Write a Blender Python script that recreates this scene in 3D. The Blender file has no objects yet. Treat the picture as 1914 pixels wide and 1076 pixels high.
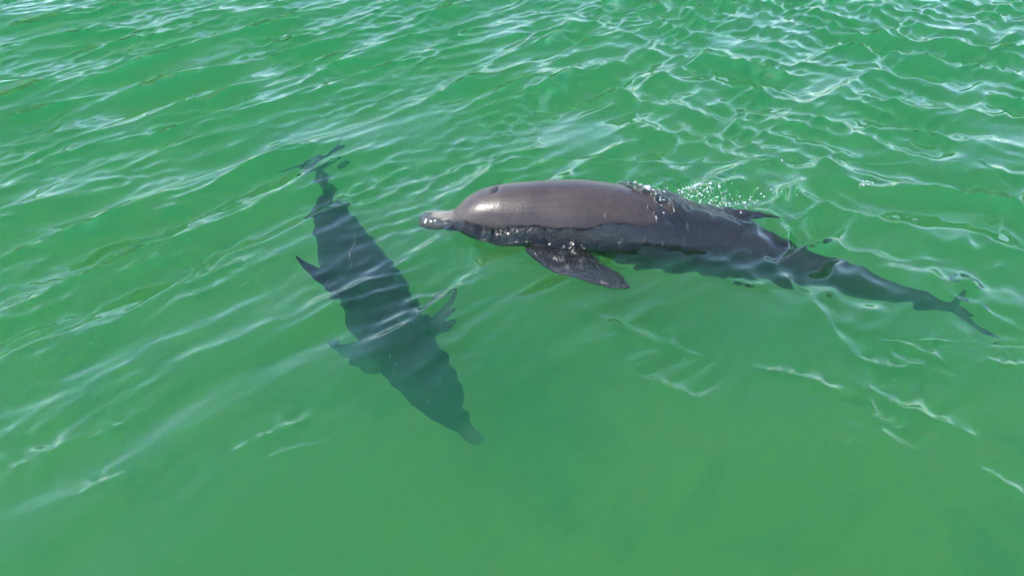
import bpy, bmesh, math, random
import numpy as np
from mathutils import Vector, Matrix

random.seed(7)
RNG = np.random.default_rng(11)
scene = bpy.context.scene
COL = scene.collection
R = math.radians

# ------------------------------------------------------------------ camera
CAM_H, PITCH, VFOV = 2.4, 36.0, 37.0
cam_data = bpy.data.cameras.new("camera")
cam = bpy.data.objects.new("camera", cam_data)
COL.objects.link(cam)
cam.location = (0, 0, CAM_H)
cam.rotation_euler = (R(90 - PITCH), 0, 0)
cam_data.sensor_fit = 'HORIZONTAL'
cam_data.angle = 2 * math.atan(957 / (538 / math.tan(R(VFOV / 2))))
cam_data.clip_start, cam_data.clip_end = 0.05, 3000
scene.camera = cam

# ------------------------------------------------------------------ sky and sun
SUN_ELEV, SUN_AZ = R(49), R(-100)          # azimuth measured clockwise from +Y
world = bpy.data.worlds.new("World")
scene.world = world
world.use_nodes = True
wn, wl = world.node_tree.nodes, world.node_tree.links
wn.clear()
wout = wn.new("ShaderNodeOutputWorld")
bg = wn.new("ShaderNodeBackground")
sky = wn.new("ShaderNodeTexSky")
sky.sky_type = 'NISHITA'
sky.sun_disc = False
sky.sun_elevation = SUN_ELEV
sky.sun_rotation = SUN_AZ
sky.air_density, sky.dust_density, sky.ozone_density = 1.05, 0.6, 2.5
bg.inputs[1].default_value = 0.15
wl.new(sky.outputs[0], bg.inputs[0])
wl.new(bg.outputs[0], wout.inputs[0])

sun_data = bpy.data.lights.new("sun", 'SUN')
sun_data.energy = 2.0
sun_data.angle = R(0.6)
sun_data.color = (1.0, 0.95, 0.88)
sun = bpy.data.objects.new("sun", sun_data)
COL.objects.link(sun)
to_sun = Vector((math.sin(SUN_AZ) * math.cos(SUN_ELEV), math.cos(SUN_AZ) * math.cos(SUN_ELEV), math.sin(SUN_ELEV)))
sun.rotation_euler = (-to_sun).to_track_quat('-Z', 'Y').to_euler()
sun.location = to_sun * 30

vs = scene.view_settings
vs.view_transform = 'Standard'
vs.look = 'None'
vs.exposure = 1.88
vs.gamma = 1.0
vs.use_curve_mapping = False

cy = scene.cycles
cy.max_bounces = 14
cy.diffuse_bounces = 3
cy.glossy_bounces = 4
cy.transmission_bounces = 10
cy.volume_bounces = 8
cy.transparent_max_bounces = 8
cy.caustics_refractive = True
cy.caustics_reflective = True
cy.blur_glossy = 0.3
cy.sample_clamp_indirect = 3.0
cy.use_denoising = True


# ------------------------------------------------------------------ helpers
def link(o, kind=None, label=None, category=None, group=None):
    COL.objects.link(o)
    for k, v in (("kind", kind), ("label", label), ("category", category), ("group", group)):
        if v:
            o[k] = v
    return o


def sstep(a, b, x):
    """smooth step from a to b"""
    t = np.clip((x - a) / (b - a), 0, 1)
    return t * t * (3 - 2 * t)


def mesh_np(name, verts, quads):
    me = bpy.data.meshes.new(name)
    nv, nf = len(verts), len(quads)
    me.vertices.add(nv)
    me.vertices.foreach_set("co", np.ascontiguousarray(verts, np.float32).ravel())
    me.loops.add(nf * 4)
    me.loops.foreach_set("vertex_index", np.ascontiguousarray(quads, np.int32).ravel())
    me.polygons.add(nf)
    me.polygons.foreach_set("loop_start", np.arange(0, nf * 4, 4, dtype=np.int32))
    me.polygons.foreach_set("use_smooth", np.ones(nf, bool))
    me.update(calc_edges=True)
    me.validate()
    return me


def fattr(me, name, arr):
    a = me.attributes.new(name, 'FLOAT', 'POINT')
    a.data.foreach_set("value", np.ascontiguousarray(arr, np.float32).ravel())


class N:
    """tiny node-building helper"""
    def __init__(self, mat):
        mat.use_nodes = True
        self.t = mat.node_tree
        self.t.nodes.clear()
        self.out = self.t.nodes.new("ShaderNodeOutputMaterial")

    def new(self, typ, **kw):
        n = self.t.nodes.new("ShaderNode" + typ)
        for k, v in kw.items():
            if k == 'ins':
                for i, val in v.items():
                    if hasattr(val, 'links') or hasattr(val, 'is_output'):
                        self.t.links.new(val, n.inputs[i])
                    else:
                        n.inputs[i].default_value = val
            else:
                setattr(n, k, v)
        return n

    def link(self, a, b):
        self.t.links.new(a, b)

    def attr(self, name):
        return self.new("Attribute", attribute_name=name).outputs["Fac"]

    def math(self, op, a, b=0.0, clamp=False):
        n = self.new("Math", operation=op, use_clamp=clamp)
        for i, v in enumerate((a, b)):
            if hasattr(v, 'is_output'):
                self.link(v, n.inputs[i])
            else:
                n.inputs[i].default_value = v
        return n.outputs[0]

    def ramp(self, fac, stops, interp='LINEAR'):
        n = self.new("ValToRGB")
        cr = n.color_ramp
        cr.interpolation = interp
        while len(cr.elements) < len(stops):
            cr.elements.new(0.5)
        for e, (p, c) in zip(cr.elements, stops):
            e.position = p
            e.color = c if len(c) == 4 else (*c, 1)
        self.link(fac, n.inputs[0])
        return n.outputs[0]

    def mix(self, fac, a, b, blend='MIX'):
        n = self.new("Mix", data_type='RGBA', blend_type=blend)
        for i, v in ((0, fac), (6, a), (7, b)):
            if hasattr(v, 'is_output'):
                self.link(v, n.inputs[i])
            else:
                n.inputs[i].default_value = v if i == 0 else ((*v, 1) if len(v) == 3 else v)
        return n.outputs[2]

    def noise(self, scale, detail=4, rough=0.55, vec=None, dist=0.0):
        n = self.new("TexNoise")
        n.inputs["Scale"].default_value = scale
        n.inputs["Detail"].default_value = detail
        n.inputs["Roughness"].default_value = rough
        n.inputs["Distortion"].default_value = dist
        if vec is not None:
            self.link(vec, n.inputs["Vector"])
        return n.outputs["Fac"]


# ------------------------------------------------------------------ dolphin body
def catmull(P, n):
    P = np.asarray(P, float)
    Q = np.vstack([2 * P[0] - P[1], P, 2 * P[-1] - P[-2]])
    out = []
    m = 40
    for i in range(1, len(Q) - 2):
        p0, p1, p2, p3 = Q[i - 1:i + 3]
        for t in np.linspace(0, 1, m, endpoint=False):
            out.append(0.5 * (2 * p1 + (p2 - p0) * t + (2 * p0 - 5 * p1 + 4 * p2 - p3) * t * t + (3 * p1 - p0 - 3 * p2 + p3) * t ** 3))
    out.append(Q[-2])
    out = np.array(out)
    d = np.r_[0, np.cumsum(np.linalg.norm(np.diff(out[:, :3], axis=0), axis=1))]
    s = np.linspace(0, d[-1], n)
    return np.stack([np.interp(s, d, out[:, k]) for k in range(out.shape[1])], 1), d[-1]


#         s     half-height  half-width  centre offset (all per unit length)
PROFILE = np.array([
    (0.000, 0.006, 0.008, -0.014), (0.004, 0.0145, 0.018, -0.014), (0.012, 0.0205, 0.0240, -0.0145),
    (0.028, 0.0225, 0.0265, -0.0145), (0.048, 0.0215, 0.0250, -0.0140), (0.062, 0.0220, 0.0265, -0.0130),
    (0.076, 0.0300, 0.0350, -0.0090), (0.092, 0.0400, 0.0430, -0.0040), (0.115, 0.0500, 0.0510, 0.0000),
    (0.150, 0.0590, 0.0590, 0.0010), (0.200, 0.0680, 0.0670, 0.0), (0.270, 0.0760, 0.0740, 0.0),
    (0.350, 0.0810, 0.0790, 0.0), (0.430, 0.0820, 0.0780, 0.0), (0.520, 0.0770, 0.0690, 0.0),
    (0.610, 0.0670, 0.0550, 0.0), (0.700, 0.0540, 0.0400, 0.0), (0.780, 0.0415, 0.0280, 0.0),
    (0.850, 0.0310, 0.0190, 0.0), (0.910, 0.0220, 0.0130, 0.0), (0.950, 0.0150, 0.0120, 0.0),
    (0.980, 0.0090, 0.0110, 0.0), (1.000, 0.0040, 0.0060, 0.0)])


def prof(s):
    return [np.interp(s, PROFILE[:, 0], PROFILE[:, k]) for k in (1, 2, 3)]


def smooth_prof():
    """profile resampled and lightly smoothed so that the loft has no creases"""
    global PROFILE
    s = np.linspace(0, 1, 241)
    cols = [np.interp(s, PROFILE[:, 0], PROFILE[:, k]) for k in (1, 2, 3)]
    k = np.array([1, 2, 3, 2, 1.0]); k /= k.sum()
    for i in range(3):
        pad = np.r_[2 * cols[i][0] - cols[i][2:0:-1], cols[i], 2 * cols[i][-1] - cols[i][-2:-4:-1]]
        cols[i] = np.where((s > 0.02), np.convolve(pad, k, 'valid'), cols[i])
    PROFILE = np.stack([s] + cols, 1)


smooth_prof()


class Spine:
    def __init__(self, ctrl, fat=1.0, beak=1.0):
        """ctrl rows: x, y, z, roll (degrees; positive rolls the back towards the animal's left)"""
        self.p, self.L = catmull(ctrl, 301)
        self.fat = fat
        self.beak = beak
        self.s = np.linspace(0, 1, 301)
        X = self.p[:, :3]
        T = np.gradient(X, axis=0)
        T /= np.linalg.norm(T, axis=1)[:, None]           # points from beak to tail
        Z = np.array([0, 0, 1.0])
        side = np.cross(T, Z)                              # animal's left is -side or +side, see below
        side /= np.linalg.norm(side, axis=1)[:, None]
        up = np.cross(side, T)
        r = np.radians(self.p[:, 3])[:, None]
        self.T = T
        # facing -T, the animal's left hand is cross(up, -T) = cross(T, up)*-1 ... = -side*-1
        self.left = -(side * np.cos(r) + up * np.sin(r)) * -1
        self.up = up * np.cos(r) - side * np.sin(r)
        self.left = np.cross(self.up, -T)
        self.X = X

    def at(self, s):
        f = lambda A: np.array([np.interp(s, self.s, A[:, k]) for k in range(3)])
        return f(self.X), f(self.T), f(self.up), f(self.left)

    def surf(self, s, ang):
        """point on the skin; ang 0 = left side, 90 = back"""
        c, T, u, l = self.at(s)
        a, b, o = [q * self.L * self.fat for q in prof(s)]
        return c + u * (o + a * math.sin(R(ang))) + l * b * math.cos(R(ang))


def loft(bm, rings):
    vr = [[bm.verts.new(p) for p in ring] for ring in rings]
    n = len(vr[0])
    for a, b in zip(vr[:-1], vr[1:]):
        for i in range(n):
            bm.faces.new((a[i], a[(i + 1) % n], b[(i + 1) % n], b[i]))
    bm.faces.new(vr[0][::-1])
    bm.faces.new(vr[-1])


def fin(bm, sections):
    """sections: (leading-edge point, trailing-edge point, thickness vector)"""
    rings = []
    for le, te, th in sections:
        le, te, th = map(np.asarray, (le, te, th))
        ring = []
        n = 16
        for i in range(n):
            t = 2 * math.pi * i / n
            c = 0.5 - 0.5 * math.cos(t)
            y = math.sin(t) * (1.0 - 0.55 * c)
            ring.append(le + (te - le) * c + th * y)
        rings.append(ring)
    loft(bm, rings)


def interp_fin(rows, n=14):
    """smooth a list of (span, le, te, thick) rows"""
    rows = np.array(rows)
    t = np.linspace(0, len(rows) - 1, n)
    c, _ = None, None
    return np.stack([np.interp(t, np.arange(len(rows)), rows[:, k]) for k in range(4)], 1)


WET_ALL = False


def build_dolphin_mesh(name, sp, flippers, dorsal_h, ds, voxel=0.0075, fluke=1.0):
    L, fat = sp.L, sp.fat
    bm = bmesh.new()
    rings = []
    ss = np.unique(np.r_[np.linspace(0, 0.02, 7), np.linspace(0.02, 0.14, 25), np.linspace(0.14, 1, 70)])
    for s in ss:
        c, T, u, l = sp.at(s)
        a, b, o = [q * L * fat for q in prof(s)]
        bk = 1 - (1 - sp.beak) * (1 - sstep(0.05, 0.09, s))
        a, b = a * bk, b * bk
        ring = []
        for i in range(40):
            t = 2 * math.pi * i / 40
            cs, sn = math.cos(t), math.sin(t)
            # slightly keeled tail stock, fuller belly
            kk = 1.0 + 0.06 * (sn < 0) * abs(sn) * (0.15 < s < 0.5)
            ring.append(c + u * (o + a * sn * kk) + l * b * cs)
        rings.append(ring)
    loft(bm, rings)
    # flukes
    for sgn in (1, -1):
        secs = []
        for v, le, te, th in interp_fin([(0.00, -0.050, 0.012, 0.0100), (0.035, -0.034, 0.022, 0.0085),
                                         (0.07, -0.012, 0.034, 0.0065), (0.10, 0.014, 0.046, 0.005),
                                         (0.125, 0.044, 0.060, 0.0035), (0.134, 0.064, 0.069, 0.0022)]):
            c, T, u, l = sp.at(0.975)
            le, te, v = le * fluke, te * fluke, v * fluke
            base = c + l * sgn * v * L
            secs.append((base + T * le * L, base + T * te * L, u * th * L))
        fin(bm, secs)
    # dorsal fin
    secs = []
    for v, le, te, th in interp_fin([(-0.04, -0.090, 0.070, 0.016), (0.0, -0.078, 0.062, 0.012), (0.3, -0.040, 0.066, 0.0095),
                                     (0.6, 0.004, 0.078, 0.007), (0.85, 0.055, 0.100, 0.0045), (1.0, 0.100, 0.120, 0.002)], 18):
        c, T, u, l = sp.at(ds)
        a = np.interp(ds, PROFILE[:, 0], PROFILE[:, 1]) * L * fat
        d = u
        q = l
        drop = 0.10 * a
        cc = lambda e: sp.at(ds + e)[0] + u * (a - drop) + d * max(v, -0.05) * dorsal_h * L if v > 0 else sp.at(ds + e)[0] + u * a * 0.6
        secs.append((cc(le), cc(te), q * th * L))
    fin(bm, secs)
    # flippers: root, tip given in space, chord direction from leading to trailing edge
    for root, tip, chord, width in flippers:
        root, tip, chord = map(lambda q: np.asarray(q, float), (root, tip, chord))
        span = tip - root
        ln = np.linalg.norm(span)
        chord = chord - span * np.dot(chord, span) / ln ** 2
        chord /= np.linalg.norm(chord)
        nrm = np.cross(span / ln, chord)
        secs = []
        for v, le, te, th in interp_fin([(-0.10, -0.42, 0.42, 0.16), (0.05, -0.46, 0.44, 0.13), (0.3, -0.47, 0.50, 0.10),
                                         (0.55, -0.36, 0.46, 0.08), (0.8, -0.12, 0.42, 0.055), (0.95, 0.14, 0.38, 0.035), (1.0, 0.26, 0.34, 0.02)], 18):
            b = root + span * v
            secs.append((b + chord * le * width, b + chord * te * width, nrm * th * width * 0.8))
        fin(bm, secs)
    bmesh.ops.recalc_face_normals(bm, faces=bm.faces)
    me = bpy.data.meshes.new(name + "_raw")
    bm.to_mesh(me)
    bm.free()
    tmp = bpy.data.objects.new(name + "_raw", me)
    COL.objects.link(tmp)
    m = tmp.modifiers.new("r", 'REMESH')
    m.mode = 'VOXEL'
    m.voxel_size = voxel
    m.adaptivity = 0.0
    m2 = tmp.modifiers.new("s", 'SMOOTH')
    m2.factor, m2.iterations = 0.5, 6
    dg = bpy.context.evaluated_depsgraph_get()
    out = bpy.data.meshes.new_from_object(tmp.evaluated_get(dg))
    bpy.data.objects.remove(tmp)
    bpy.data.meshes.remove(me)
    out.name = name
    n = len(out.vertices)
    V = np.empty(n * 3, np.float32)
    out.vertices.foreach_get("co", V)
    V = V.reshape(-1, 3).astype(float)
    # body coordinates of every vertex
    idx = np.empty(n, int)
    for i in range(0, n, 20000):
        d = ((V[i:i + 20000, None, :] - sp.X[None, ::3]) ** 2).sum(2)
        idx[i:i + 20000] = d.argmin(1) * 3
    s = sp.s[np.clip(idx, 0, 300)]
    rel = V - sp.X[np.clip(idx, 0, 300)]
    s = s + (rel * sp.T[idx]).sum(1) / L
    a = np.interp(s, PROFILE[:, 0], PROFILE[:, 1]) * L * fat
    b = np.interp(s, PROFILE[:, 0], PROFILE[:, 2]) * L * fat
    o = np.interp(s, PROFILE[:, 0], PROFILE[:, 3]) * L * fat
    up = ((rel * sp.up[idx]).sum(1) - o) / a
    lf = (rel * sp.left[idx]).sum(1) / b
    # mouth groove
    NRM = np.empty(n * 3, np.float32)
    out.vertices.foreach_get("normal", NRM)
    NRM = NRM.reshape(-1, 3)
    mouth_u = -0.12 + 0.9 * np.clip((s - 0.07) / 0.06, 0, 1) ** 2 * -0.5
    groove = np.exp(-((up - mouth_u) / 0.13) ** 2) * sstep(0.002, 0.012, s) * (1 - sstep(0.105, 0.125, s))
    # blowhole: a crescent across the midline
    bs = s - 0.138
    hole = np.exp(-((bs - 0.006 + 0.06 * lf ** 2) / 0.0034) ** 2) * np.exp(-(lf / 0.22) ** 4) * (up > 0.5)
    ridge = np.exp(-((bs + 0.004 + 0.05 * lf ** 2) / 0.006) ** 2) * np.exp(-(lf / 0.3) ** 4) * (up > 0.5)
    V = V - NRM * (groove * 0.007 + hole * 0.016 - ridge * 0.004)[:, None]
    out.vertices.foreach_set("co", V.astype(np.float32).ravel())
    fattr(out, "along", s)
    fattr(out, "back", up)
    fattr(out, "side", lf)
    fattr(out, "wet", np.ones(n) if WET_ALL else np.zeros(n))
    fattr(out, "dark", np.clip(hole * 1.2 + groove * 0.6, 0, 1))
    out.polygons.foreach_set("use_smooth", np.ones(len(out.polygons), bool))
    out.update()
    return out, V


def skin_material(name, back, flank, belly, snout, rough=0.38, ior=1.42):
    m = bpy.data.materials.new(name)
    k = N(m)
    co = k.new("TexCoord").outputs["Object"]
    along, bk, dark = k.attr("along"), k.attr("back"), k.attr("dark")
    n1 = k.noise(5.0, 5, 0.6, co)
    n2 = k.noise(28.0, 4, 0.6, co)
    u = k.math('ADD', k.math('MULTIPLY', bk, 0.5), 0.5)
    u = k.math('ADD', u, k.math('MULTIPLY', k.math('SUBTRACT', n1, 0.5), 0.25))
    base = k.ramp(u, [(0.12, belly), (0.42, flank), (0.80, back)])
    mott = k.ramp(k.math('ADD', k.math('MULTIPLY', n1, 0.6), k.math('MULTIPLY', n2, 0.4)), [(0.3, (0.62,) * 3), (0.7, (1.28,) * 3)])
    base = k.mix(1.0, base, mott, 'MULTIPLY')
    # pale worn snout tip
    tip = k.ramp(k.math('ADD', along, k.math('MULTIPLY', k.math('SUBTRACT', n2, 0.5), 0.03)), [(0.035, (1, 1, 1)), (0.072, (0, 0, 0))])
    base = k.mix(tip, base, snout)
    # tooth-rake scratches: stretched thin lines
    mp = k.new("Mapping")
    k.link(co, mp.inputs[0])
    mp.inputs["Rotation"].default_value = (0.3, 0.2, 0.9)
    mp.inputs["Scale"].default_value = (26, 2.2, 5)
    sc = k.noise(1.0, 2, 0.5, mp.outputs[0], 0.6)
    lines = k.ramp(sc, [(0.690, (0, 0, 0)), (0.705, (1, 1, 1)), (0.72, (0, 0, 0))])
    base = k.mix(k.math('MULTIPLY', lines, 0.7), base, (0.20, 0.17, 0.16))
    wet = k.attr("wet")                      # soaked skin is darker and smoother than the drained back
    base = k.mix(wet, base, k.mix(1.0, base, (0.42, 0.44, 0.46), 'MULTIPLY'))
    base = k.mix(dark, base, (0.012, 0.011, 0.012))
    p = k.new("BsdfPrincipled")
    k.link(base, p.inputs["Base Color"])
    cv = k.new("CombineXYZ")
    k.link(k.math('MULTIPLY', along, 9.0), cv.inputs[0])
    k.link(k.math('MULTIPLY', k.attr("side"), 7.0), cv.inputs[1])
    streak = k.noise(1.3, 4, 0.6, cv.outputs[0], 0.5)
    rr = k.math('ADD', rough, k.math('MULTIPLY', k.math('SUBTRACT', streak, 0.5), 0.55))
    k.link(rr, p.inputs["Roughness"])
    p.inputs["IOR"].default_value = ior
    b = k.new("Bump")
    b.inputs["Strength"].default_value = 0.14
    b.inputs["Distance"].default_value = 0.01
    k.link(k.noise(70, 3, 0.6, co), b.inputs["Height"])
    k.link(b.outputs[0], p.inputs["Normal"])
    k.link(p.outputs[0], k.out.inputs[0])
    return m


# spine of the dolphin lying at the surface: beak to tail, with roll
SP1 = Spine([(-0.500, 3.965, -0.012, 0), (-0.319, 3.938, 0.008, 0), (-0.162, 3.915, 0.022, 2), (0.122, 3.890, 0.020, 5),
             (0.404, 3.875, 0.000, 12), (0.689, 3.860, -0.068, 26), (1.057, 3.815, -0.160, 38), (1.380, 3.730, -0.220, 32),
             (1.653, 3.625, -0.280, 18), (1.944, 3.525, -0.360, 4), (2.150, 3.495, -0.430, 0), (2.345, 3.480, -0.480, 0)], 1.0)
# spine of the dolphin gliding below it towards the camera
SP2 = Spine([(-0.126, 2.729, -0.720, 4), (-0.276, 2.860, -0.620, 10), (-0.410, 3.020, -0.520, 20), (-0.560, 3.235, -0.420, 34),
             (-0.695, 3.495, -0.360, 48), (-0.845, 3.790, -0.330, 50), (-0.992, 4.130, -0.330, 40), (-1.140, 4.540, -0.360, 22),
             (-1.228, 4.790, -0.410, 12), (-1.335, 5.070, -0.430, 8)], 0.84, 0.68)

fl1 = SP1.surf(0.255, -25)
fr1 = SP1.surf(0.255, 205)
flippers1 = [(fl1 + np.array([-0.06, 0, 0.02]), (0.515, 3.265, -0.012), np.array([0.80, 0.55, 0.02]), 0.255),
             (fr1, fr1 + np.array([0.26, 0.22, -0.22]), SP1.at(.26)[1], 0.15)]
me1, V1 = build_dolphin_mesh("dolphin_body", SP1, flippers1, 0.034, 0.53, fluke=0.66)
skin1 = skin_material("grey_skin_warm", (0.047, 0.033, 0.027), (0.033, 0.025, 0.021), (0.07, 0.058, 0.048), (0.22, 0.19, 0.135))
me1.materials.append(skin1)
d1 = link(bpy.data.objects.new("dolphin", me1), None,
          "grey dolphin at the surface, its bare back and pale snout above water", "dolphin", "dolphins")

c2, T2, u2, l2 = SP2.at(0.25)
fl2, fr2 = SP2.surf(0.25, -20), SP2.surf(0.25, 200)
flippers2 = [(fl2, fl2 + l2 * 0.24 + T2 * 0.20 - u2 * 0.08, T2, 0.14),
             (fr2, fr2 - l2 * 0.24 + T2 * 0.18 - u2 * 0.06, T2, 0.14)]
me2, V2 = build_dolphin_mesh("dolphin_body", SP2, flippers2, 0.085, 0.40, fluke=0.72)
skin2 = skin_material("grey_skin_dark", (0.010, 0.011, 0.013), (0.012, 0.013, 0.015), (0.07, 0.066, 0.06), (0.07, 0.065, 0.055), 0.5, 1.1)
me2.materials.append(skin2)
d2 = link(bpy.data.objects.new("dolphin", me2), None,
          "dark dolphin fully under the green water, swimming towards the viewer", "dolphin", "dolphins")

# eyes
eye_mat = bpy.data.materials.new("eye_dark")
k = N(eye_mat)
co = k.new("TexCoord").outputs["Object"]
p = k.new("BsdfPrincipled", ins={"Roughness": 0.08})
k.link(k.ramp(k.noise(60, 2, 0.5, co), [(0.3, (0.008, 0.007, 0.007)), (0.7, (0.02, 0.016, 0.014))]), p.inputs["Base Color"])
k.link(p.outputs[0], k.out.inputs[0])
for sp, d in ((SP1, d1), (SP2, d2)):
    for ang in (-14, 194):
        bm = bmesh.new()
        bmesh.ops.create_icosphere(bm, subdivisions=3, radius=0.016)
        me = bpy.data.meshes.new("eye")
        bm.to_mesh(me)
        bm.free()
        me.materials.append(eye_mat)
        for f in me.polygons:
            f.use_smooth = True
        e = bpy.data.objects.new("eye", me)
        c, T, u, l = sp.at(0.135)
        q = sp.surf(0.135, ang)
        e.location = q - (q - c) / np.linalg.norm(q - c) * 0.010
        COL.objects.link(e)
        e.parent = d

# ------------------------------------------------------------------ sea floor
def axis(lo, hi, step, far, ratio=1.22):
    core = np.arange(lo, hi + step / 2, step)
    ext = []
    d, x = step, 0.0
    while x < far:
        d *= ratio
        x += d
        ext.append(x)
    ext = np.array(ext)
    return np.r_[lo - ext[::-1], core, hi + ext]


def grid_quads(nx, ny):
    i = np.arange(nx * ny, dtype=np.int32).reshape(ny, nx)
    return np.stack([i[:-1, :-1], i[:-1, 1:], i[1:, 1:], i[1:, :-1]], -1).reshape(-1, 4)


fx, fy = axis(-6, 6, 0.12, 260, 1.3), axis(0, 10, 0.12, 260, 1.3)
FX, FY = np.meshgrid(fx, fy)
FLOOR = -1.55
fz = FLOOR + 0.05 * np.sin(FX * 1.3 + 0.7 * np.sin(FY)) + 0.04 * np.sin(FY * 1.9 + FX * 0.6)
fme = mesh_np("sea_floor", np.stack([FX, FY, fz], -1).reshape(-1, 3), grid_quads(len(fx), len(fy)))
fm = bpy.data.materials.new("sand_and_seagrass")
k = N(fm)
co = k.new("TexCoord").outputs["Object"]
patch = k.noise(0.9, 5, 0.6, co, 0.8)
grain = k.noise(40, 4, 0.6, co)
sand = k.mix(grain, (0.56, 0.44, 0.08), (0.72, 0.58, 0.115))
fcol = k.mix(k.ramp(patch, [(0.52, (0, 0, 0)), (0.72, (0.5, 0.5, 0.5))]), sand, (0.12, 0.14, 0.05))
p = k.new("BsdfPrincipled", ins={"Roughness": 0.9})
k.link(fcol, p.inputs["Base Color"])
b = k.new("Bump", ins={"Strength": 0.5, "Distance": 0.03})
k.link(grain, b.inputs["Height"])
k.link(b.outputs[0], p.inputs["Normal"])
k.link(p.outputs[0], k.out.inputs[0])
fme.materials.append(fm)
floor = link(bpy.data.objects.new("sea_floor", fme), "structure")

# ------------------------------------------------------------------ water surface
STEP = 0.010
wx, wy = axis(-5.4, 5.4, STEP, 280, 1.17), axis(1.1, 8.3, STEP, 280, 1.17)
WX, WY = np.meshgrid(wx, wy)
TILE, NF = 10.24, 1024
kx = np.fft.fftfreq(NF, TILE / NF) * 2 * np.pi
KX, KY = np.meshgrid(kx, kx)
KK = np.hypot(KX, KY)
KK[0, 0] = 1e-6


def wave_field(lam, band, ang, spread, slope, seed, chop=0.62):
    """random directional wave train with peak wavelength lam, normalised to an rms slope; returns height, dx, dy"""
    r = np.random.default_rng(seed)
    k0 = 2 * np.pi / lam
    a = np.arctan2(KY, KX) - R(ang)
    dirw = np.maximum(np.cos(a), 0) ** spread if spread else np.ones_like(KK)
    amp = np.exp(-(np.log(KK / k0) / band) ** 2) * dirw / KK
    H = amp * (r.standard_normal(KK.shape) + 1j * r.standard_normal(KK.shape))
    sx = np.fft.ifft2(1j * KX * H).real
    sy = np.fft.ifft2(1j * KY * H).real
    f = slope / math.sqrt((sx ** 2 + sy ** 2).mean())
    h = np.fft.ifft2(H).real * f
    dx = np.fft.ifft2(1j * KX / KK * H).real * f * chop
    dy = np.fft.ifft2(1j * KY / KK * H).real * f * chop
    return h, dx, dy


def sample(F, x, y):
    u, v = (x / TILE * NF) % NF, (y / TILE * NF) % NF
    i, j = u.astype(int), v.astype(int)
    fu, fv = u - i, v - j
    i1, j1 = (i + 1) % NF, (j + 1) % NF
    i %= NF
    j %= NF
    return (F[j, i] * (1 - fu) * (1 - fv) + F[j, i1] * fu * (1 - fv) + F[j1, i] * (1 - fu) * fv + F[j1, i1] * fu * fv)


def lownoise(lam, seed):
    r = np.random.default_rng(seed)
    q = KK * lam / (2 * np.pi)
    amp = q * np.exp(-q ** 2)
    f = np.fft.ifft2(amp * (r.standard_normal(KK.shape) + 1j * r.standard_normal(KK.shape))).real
    return f / f.std()


gustA = sample(lownoise(1.1, 1), WX, WY)
gustB = sample(lownoise(0.9, 2), WX, WY)
# calmer water in the lee near the viewer, livelier further out and to the left
far = sstep(2.0, 5.2, WY + 0.30 * np.maximum(-WX - 0.4, 0) * 2.2)
lee = 0.16 + 0.84 * far
lull = np.exp(-((WX + 0.60 + 0.45 * (WY - 3.5)) / 0.42) ** 2 - ((WY - 3.4) / 0.85) ** 2)      # a lull in the chop over the diving dolphin
mA = (1 - 0.5 * lull) * (1 + 0.35 * sstep(4.6, 6.8, WY)) * lee * np.clip(0.80 + 0.35 * gustA, 0.15, 1.7) * (1 - 0.45 * sstep(0.6, 2.6, WX))
mB = sstep(-0.6, 1.8, WX) * (0.10 + 0.9 * sstep(2.6, 4.6, WY)) * np.clip(0.8 + 0.35 * gustB, 0.15, 1.7)
mC = np.maximum(0.13 + 1.07 * far + 0.5 * sstep(4.6, 6.8, WY), 1.05 * lull) * np.clip(0.8 + 0.4 * gustB, 0.1, 1.6)
# water stirred up along the swimming dolphin and behind it
mD = np.exp(-((WY - (3.80 - 0.22 * (WX - 1.0))) / 0.42) ** 2) * sstep(0.75, 1.3, WX) * (0.6 + 0.4 * gustA)
mD = np.clip(mD + 0.8 * np.exp(-((WX - 1.25) / 0.5) ** 2 - ((WY - 4.2) / 0.25) ** 2), 0, 1.3)
HZ = np.zeros_like(WX)
DX = np.zeros_like(WX)
DY = np.zeros_like(WX)
for lam, band, ang, spread, slope, seed, mask in (
        (0.42, 0.28, -42, 30, 0.25, 61, mA),
        (0.22, 0.35, -46, 14, 0.24, 22, mA),
        (0.46, 0.32, 62, 18, 0.25, 23, mB),
        (0.20, 0.40, 55, 8, 0.20, 24, mB),
        (0.115, 0.45, -46, 5, 0.17, 25, mC),
        (0.17, 0.40, -35, 1, 0.36, 27, mD),
        (0.32, 0.35, -80, 2, 0.16, 28, mD),
        (1.1, 0.30, -48, 8, 0.09, 26, 0.25 + 0.75 * far)):
    h, dx, dy = wave_field(lam, band, ang, spread, slope, seed)
    HZ += sample(h, WX, WY) * mask
    DX += sample(dx, WX, WY) * mask
    DY += sample(dy, WX, WY) * mask
# the coarse outer cells cannot carry ripples
gx, gy = np.gradient(wx), np.gradient(wy)
cell = np.maximum(gx[None, :], gy[:, None])
fade = 1 - sstep(0.012, 0.09, cell)
HZ *= fade
DX *= fade
DY *= fade


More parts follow.
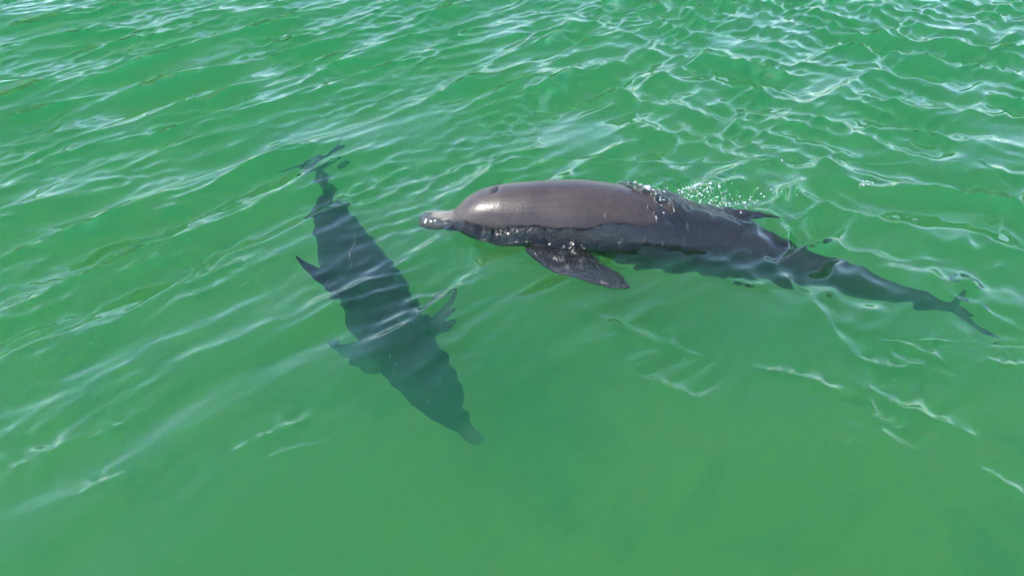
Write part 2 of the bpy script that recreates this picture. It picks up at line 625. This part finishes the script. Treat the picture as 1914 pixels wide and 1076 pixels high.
# ridges of the wake trailing off the swimming dolphin: polyline, height, half width
def ridge(pts, hgt, wid, phase=0.0, skew=0.0):
    P, L = catmull(np.array(pts, float), 160)
    x0, x1 = P[:, 0].min() - 0.4, P[:, 0].max() + 0.4
    y0, y1 = P[:, 1].min() - 0.4, P[:, 1].max() + 0.4
    jx = np.where((wx > x0) & (wx < x1))[0]
    jy = np.where((wy > y0) & (wy < y1))[0]
    if not len(jx) or not len(jy):
        return
    a, bq, c, d = jy[0], jy[-1] + 1, jx[0], jx[-1] + 1
    X, Y = WX[a:bq, c:d], WY[a:bq, c:d]
    best = np.full(X.shape, 1e9)
    tt = np.zeros(X.shape)
    sg = np.zeros(X.shape)
    for i in range(len(P) - 1):
        e = P[i + 1] - P[i]
        l2 = (e ** 2).sum()
        t = np.clip(((X - P[i, 0]) * e[0] + (Y - P[i, 1]) * e[1]) / l2, 0, 1)
        ex, ey = X - P[i, 0] - t * e[0], Y - P[i, 1] - t * e[1]
        dd = ex ** 2 + ey ** 2
        m = dd < best
        best = np.where(m, dd, best)
        tt = np.where(m, (i + t) / (len(P) - 1), tt)
        sg = np.where(m, np.sign(e[0] * ey - e[1] * ex), sg)
    r = np.sqrt(best) * sg
    env = np.sin(np.pi * np.clip(tt, 0.001, 0.999)) ** 0.7
    wv = wid * (0.8 + 0.35 * np.sin(tt * 23 + phase))
    prof_ = 1.15 * np.exp(-np.sqrt(r ** 2 + (0.35 * wv) ** 2) / (0.8 * wv)) - 0.45 / np.cosh((r - 2.2 * wv) / (1.6 * wv)) ** 2 - 0.25 / np.cosh((r + 2.2 * wv) / (1.6 * wv)) ** 2
    HZ[a:bq, c:d] += hgt * env * prof_ * (0.85 + 0.3 * np.sin(tt * 31 + 2 * phase))


RIDGES = [
    # wake lines crossing the tail and spreading to the right
    ([(1.231, 3.844), (1.294, 3.473), (1.392, 3.169), (1.432, 2.898), (1.479, 2.722)], 0.0203, 0.022, 0.3),
    ([(1.417, 2.672), (1.436, 2.467), (1.424, 2.253)], 0.0200, 0.026, 1.0),
    ([(1.432, 2.649), (1.543, 2.497), (1.68, 2.414), (1.799, 2.328)], 0.0340, 0.034, 2.0),
    ([(2.002, 3.273), (2.149, 3.148), (2.252, 3.003), (2.36, 2.86)], 0.0203, 0.020, 0.5),
    ([(1.70, 2.22), (1.744, 2.16), (1.814, 2.06), (1.85, 1.98)], 0.0174, 0.018, 0.8),
    ([(0.997, 2.729), (1.202, 2.656), (1.363, 2.534)], 0.0101, 0.026, 0.1),
    ([(0.497, 2.689), (0.643, 2.617), (0.797, 2.503)], 0.0087, 0.028, 0.9),
    ([(0.304, 3.169), (0.418, 3.061), (0.573, 2.946), (0.81, 2.819)], 0.0130, 0.022, 1.4),
    ([(1.419, 2.819), (1.541, 2.739), (1.67, 2.722), (1.884, 2.833)], 0.0174, 0.022, 0.4),
    ([(2.022, 2.808), (2.09, 2.756), (2.206, 2.763)], 0.0174, 0.018, 1.9),
    ([(1.595, 2.898), (1.722, 2.862), (1.841, 2.756)], 0.0159, 0.018, 2.2),
    ([(1.03, 3.37), (1.086, 3.36), (1.184, 3.338), (1.272, 3.382)], 0.0145, 0.016, 0.4),
    ([(1.641, 3.664), (1.825, 3.567), (2.1, 3.52), (2.302, 3.496)], 0.0159, 0.018, 0.4),
    # bow ripples of the surfaced dolphin
    ([(-0.376, 3.913), (-0.269, 3.765), (-0.126, 3.591)], 0.007, 0.020, 0.0),
    ([(-0.213, 3.765), (-0.019, 3.704), (0.144, 3.655)], 0.007, 0.016, 0.0),
    ([(-0.539, 4.139), (-0.421, 4.365), (-0.244, 4.561), (0.01, 4.663)], 0.010, 0.026, 0.7),
    ([(-0.331, 4.397), (-0.085, 4.514), (0.175, 4.82)], 0.011, 0.026, 1.7),
    ([(0.491, 3.591), (0.645, 3.529), (0.784, 3.577)], 0.010, 0.018, 0.2),
    # crests of the wind chop reaching the calmer water
    ([(-2.301, 2.844), (-2.235, 2.898), (-2.042, 3.049), (-1.804, 3.189)], 0.015, 0.026, 0.2),
    ([(-1.645, 2.308), (-1.519, 2.408), (-1.379, 2.559)], 0.013, 0.022, 1.2),
    ([(-1.95, 2.07), (-1.874, 2.147), (-1.758, 2.24), (-1.639, 2.344)], 0.009, 0.030, 0.8),
    ([(-1.089, 2.213), (-0.974, 2.316), (-0.734, 2.461)], 0.012, 0.024, 0.6),
    ([(-0.936, 2.2), (-0.84, 2.258), (-0.694, 2.289)], 0.007, 0.014, 0.6),
    ([(-1.542, 2.03), (-1.499, 2.089), (-1.404, 2.147)], 0.007, 0.020, 0.9),
    ([(-2.504, 3.567), (-2.265, 3.765), (-1.978, 3.897), (-1.727, 4.104)], 0.016, 0.028, 0.4),
    ([(-1.723, 3.391), (-1.619, 3.473), (-1.491, 3.577)], 0.011, 0.024, 0.3),
    ([(-2.286, 3.21), (-2.156, 3.316), (-1.992, 3.418)], 0.012, 0.026, 0.9),
    ([(-1.583, 3.273), (-1.403, 3.45), (-1.275, 3.567)], 0.010, 0.024, 1.4),
    ([(-1.062, 4.007), (-0.92, 4.211), (-0.688, 4.561)], 0.015, 0.028, 0.1),
]
for n_r, args in enumerate(RIDGES):
    wid = args[2] * 1.55                                  # keep the flanks at about 25 degrees: steeper ones would hide behind the crest
    ridge(args[0], min(args[1] * 2.3, (0.60 if n_r < 13 else 0.45) * wid), wid, *args[3:])

# water clinging to the dolphin's flanks: it climbs over the skin as a thin, crinkled sheet
bx0, by0 = wx.searchsorted(-1.0), wy.searchsorted(2.9)
bx1, by1 = wx.searchsorted(2.8), wy.searchsorted(4.6)
top = np.full((by1 - by0, bx1 - bx0), -9.0)
ii = np.round((V1[:, 0] - wx[bx0]) / STEP).astype(int)
jj = np.round((V1[:, 1] - wy[by0]) / STEP).astype(int)
ok = (ii >= 0) & (ii < top.shape[1]) & (jj >= 0) & (jj < top.shape[0])
np.maximum.at(top, (jj[ok], ii[ok]), V1[ok, 2])


def blur(A, n):
    for _ in range(n):
        A = (np.roll(A, 1, 0) + np.roll(A, -1, 0) + 2 * A) / 4
        A = (np.roll(A, 1, 1) + np.roll(A, -1, 1) + 2 * A) / 4
    return A


sub = np.s_[by0:by1, bx0:bx1]
SX, SY = WX[sub], WY[sub]
h0 = HZ[sub]
DX[sub] *= 1 - 0.8 * sstep(-0.35, -0.02, top)
DY[sub] *= 1 - 0.8 * sstep(-0.35, -0.02, top)
crk = sample(lownoise(0.050, 5), SX, SY) * 0.0030 + sample(lownoise(0.11, 6), SX, SY) * 0.0028
wob = sample(lownoise(0.16, 9), SX, SY)
over = sstep(0.52, 0.80, SX + 0.9 * (SY - 3.95) + 0.05 * wob + 0.03 * sample(lownoise(0.07, 19), SX, SY))      # behind the shoulders the sheet runs right over the back
lim = 0.022 + 0.033 * sstep(-0.36, -0.22, SX) + 0.055 * sstep(-0.30, 0.20, SX) + 0.007 * sample(lownoise(0.30, 8), SX, SY) + 0.30 * over
frz = np.exp(-((SX - 0.95) / 0.28) ** 2) * sstep(3.70, 3.90, SY) * (1 - sstep(4.25, 4.5, SY))
edge = 4 * over * (1 - over)
film = 0.008 + crk + 0.012 * over + edge * (0.007 + 0.005 * sample(lownoise(0.06, 51), SX, SY)) + frz * (0.006 * sample(lownoise(0.045, 15), SX, SY) + 0.009 * sample(lownoise(0.09, 16), SX, SY))
flp = sstep(0.02, 0.14, SX) * (1 - sstep(0.60, 0.75, SX)) * sstep(3.1, 3.2, SY) * (1 - sstep(3.60, 3.72, SY))
film = film + flp * (0.005 * sample(lownoise(0.055, 31), SX, SY) + 0.010 * sample(lownoise(0.13, 32), SX, SY))
film = np.maximum(film, 0.003)
h0 = h0 + frz * (0.007 * sample(lownoise(0.045, 17), SX, SY) + 0.009 * sample(lownoise(0.10, 18), SX, SY))
lift = top + film - 0.07 * sstep(lim - 0.012, lim + 0.035, top)
body = top > -5
hn = np.where(body & (top > -0.05), np.maximum(h0, lift), h0)
near = blur(np.where(body & (top > -0.05), np.minimum(np.maximum(hn - h0, 0), 0.05), 0), 6)
hn = np.where(body & (top > -0.02), hn, h0 + near * 0.8)
sm = blur(hn, 3)
HZ[sub] = np.where(over > 0.5, sm, hn)
ci, cj = np.clip(ii, 0, top.shape[1] - 1), np.clip(jj, 0, top.shape[0] - 1)
wet = 1 - sstep(-0.014 - 0.16 * over[cj, ci], 0.016 + 0.10 * over[cj, ci], V1[:, 2] - lim[cj, ci])
me1.attributes["wet"].data.foreach_set("value", wet.astype(np.float32))

wz = HZ
nx, ny = len(wx), len(wy)
topv = np.stack([WX + DX, WY + DY, wz], -1).reshape(-1, 3)
quads = grid_quads(nx, ny)
# close the volume below: skirt and bottom
idx = np.arange(nx * ny).reshape(ny, nx)
loop = np.r_[idx[0, :], idx[1:, -1], idx[-1, -2::-1], idx[-2:0:-1, 0]]
BOT = -3.2
low = topv[loop].copy()
low[:, 2] = BOT
base = len(topv)
lo_i = base + np.arange(len(loop))
nxt = np.roll(np.arange(len(loop)), -1)
skirt = np.stack([loop, lo_i, lo_i[nxt], loop[nxt]], -1)
crinkle = np.zeros_like(WX)
crinkle[sub] = blur(np.where(body & (top > -0.03), 1.0, 0.0) * (1 - 0.5 * over) * (0.35 + 0.65 * sstep(-0.1, 0.5, SX)), 3) * np.clip(0.6 + 0.5 * sample(lownoise(0.3, 41), SX, SY), 0, 1.2)
crinkle[sub] = np.maximum(crinkle[sub], np.maximum(frz * 1.3, 0.8 * flp * blur(np.where(body & (top > -0.04), 1.0, 0.0), 3)))
wme = mesh_np("sea_water", np.vstack([topv, low]), np.vstack([quads, skirt]))
bm = bmesh.new()
bm.from_mesh(wme)
bm.verts.ensure_lookup_table()
bm.faces.new([bm.verts[int(i)] for i in lo_i][::-1])
bm.to_mesh(wme)
bm.free()

fattr(wme, 'crinkle', np.r_[crinkle.ravel(), np.zeros(len(wme.vertices) - nx * ny)])
wm = bpy.data.materials.new("green_sea_water")
k = N(wm)
co = k.new("TexCoord").outputs["Object"]
g = k.new("BsdfGlass", ins={"Roughness": 0.0, "IOR": 1.333, "Color": (1, 1, 1, 1)})
mp = k.new("Mapping")
k.link(co, mp.inputs[0])
mp.inputs["Rotation"].default_value = (0, 0, 0.35)
mp.inputs["Scale"].default_value = (1.0, 0.55, 1.0)
rip = k.math('MULTIPLY', k.noise(24, 1, 0.5, mp.outputs[0], 1.2), k.attr("crinkle"))
bmp = k.new("Bump", ins={"Strength": 1.0, "Distance": 0.019})
k.link(rip, bmp.inputs["Height"])
k.link(bmp.outputs[0], g.inputs["Normal"])
k.link(k.math('MULTIPLY', k.attr("crinkle"), 0.40), g.inputs["Roughness"])
k.link(g.outputs[0], k.out.inputs[0])
sct = k.new("VolumeScatter", ins={"Color": (0.12, 0.81, 0.36, 1), "Density": 0.41, "Anisotropy": 0.0})
ab = k.new("VolumeAbsorption", ins={"Color": (0.19, 0.63, 0.31, 1), "Density": 0.82})
ad = k.new("AddShader")
k.link(sct.outputs[0], ad.inputs[0])
k.link(ab.outputs[0], ad.inputs[1])
k.link(ad.outputs[0], k.out.inputs["Volume"])
wme.materials.append(wm)
water = link(bpy.data.objects.new("sea_water", wme), "structure")

# ------------------------------------------------------------------ splash
def drops(name, clusters, seed):
    r = np.random.default_rng(seed)
    bm = bmesh.new()
    bmesh.ops.create_icosphere(bm, subdivisions=1, radius=1)
    iv = np.array([v.co[:] for v in bm.verts])
    itr = np.array([[v.index for v in f.verts] for f in bm.faces])
    bm.free()
    vs_, fs_ = [], []
    todo = [c for c in clusters for _ in range(c[0])]
    for i, (n, centre, spread, slant, zr, rr) in enumerate(todo):
        a = r.normal()
        x = centre[0] + spread[0] * a
        y = centre[1] + spread[1] * r.normal() + slant * a * spread[0]
        a, b_ = int(np.clip(np.searchsorted(wx, x), 0, nx - 1)), int(np.clip(np.searchsorted(wy, y), 0, ny - 1))
        z = wz[b_, a] + abs(r.normal()) * zr + 0.001
        rad = rr * math.exp(0.55 * r.normal())
        sc = np.array([1, 1, r.uniform(0.6, 1.2)]) * rad
        vs_.append(iv * sc + (x, y, z))
        fs_.append(itr + i * len(iv))
    me = bpy.data.meshes.new(name)
    me.from_pydata(np.vstack(vs_).tolist(), [], np.vstack(fs_).tolist())
    me.polygons.foreach_set("use_smooth", np.ones(len(me.polygons), bool))
    return me


dm = bpy.data.materials.new("white_water")
k = N(dm)
co = k.new("TexCoord").outputs["Object"]
p = k.new("BsdfPrincipled", ins={"Roughness": 0.12, "IOR": 1.33, "Transmission Weight": 0.6})
k.link(k.ramp(k.noise(30, 2, 0.5, co), [(0.3, (0.70, 0.74, 0.72)), (0.7, (0.92, 0.94, 0.92))]), p.inputs["Base Color"])
k.link(p.outputs[0], k.out.inputs[0])
sp_me = drops("splash_drops", [(430, (1.00, 4.17), (0.20, 0.075), -0.1, 0.014, 0.0027),
                             (130, (0.70, 3.95), (0.05, 0.035), -1.6, 0.002, 0.0032),
                             (70, (0.78, 4.05), (0.06, 0.04), 0.0, 0.004, 0.0034),
                             (26, (2.02, 4.33), (0.05, 0.015), 0.6, 0.003, 0.0030),
                             (30, (1.5, 4.3), (0.35, 0.18), -0.2, 0.006, 0.0028)], 3)
sp_me.materials.append(dm)
link(bpy.data.objects.new("splash_drops", sp_me), "stuff", "spray of white water drops beside the surfaced dolphin's fin", "splash")
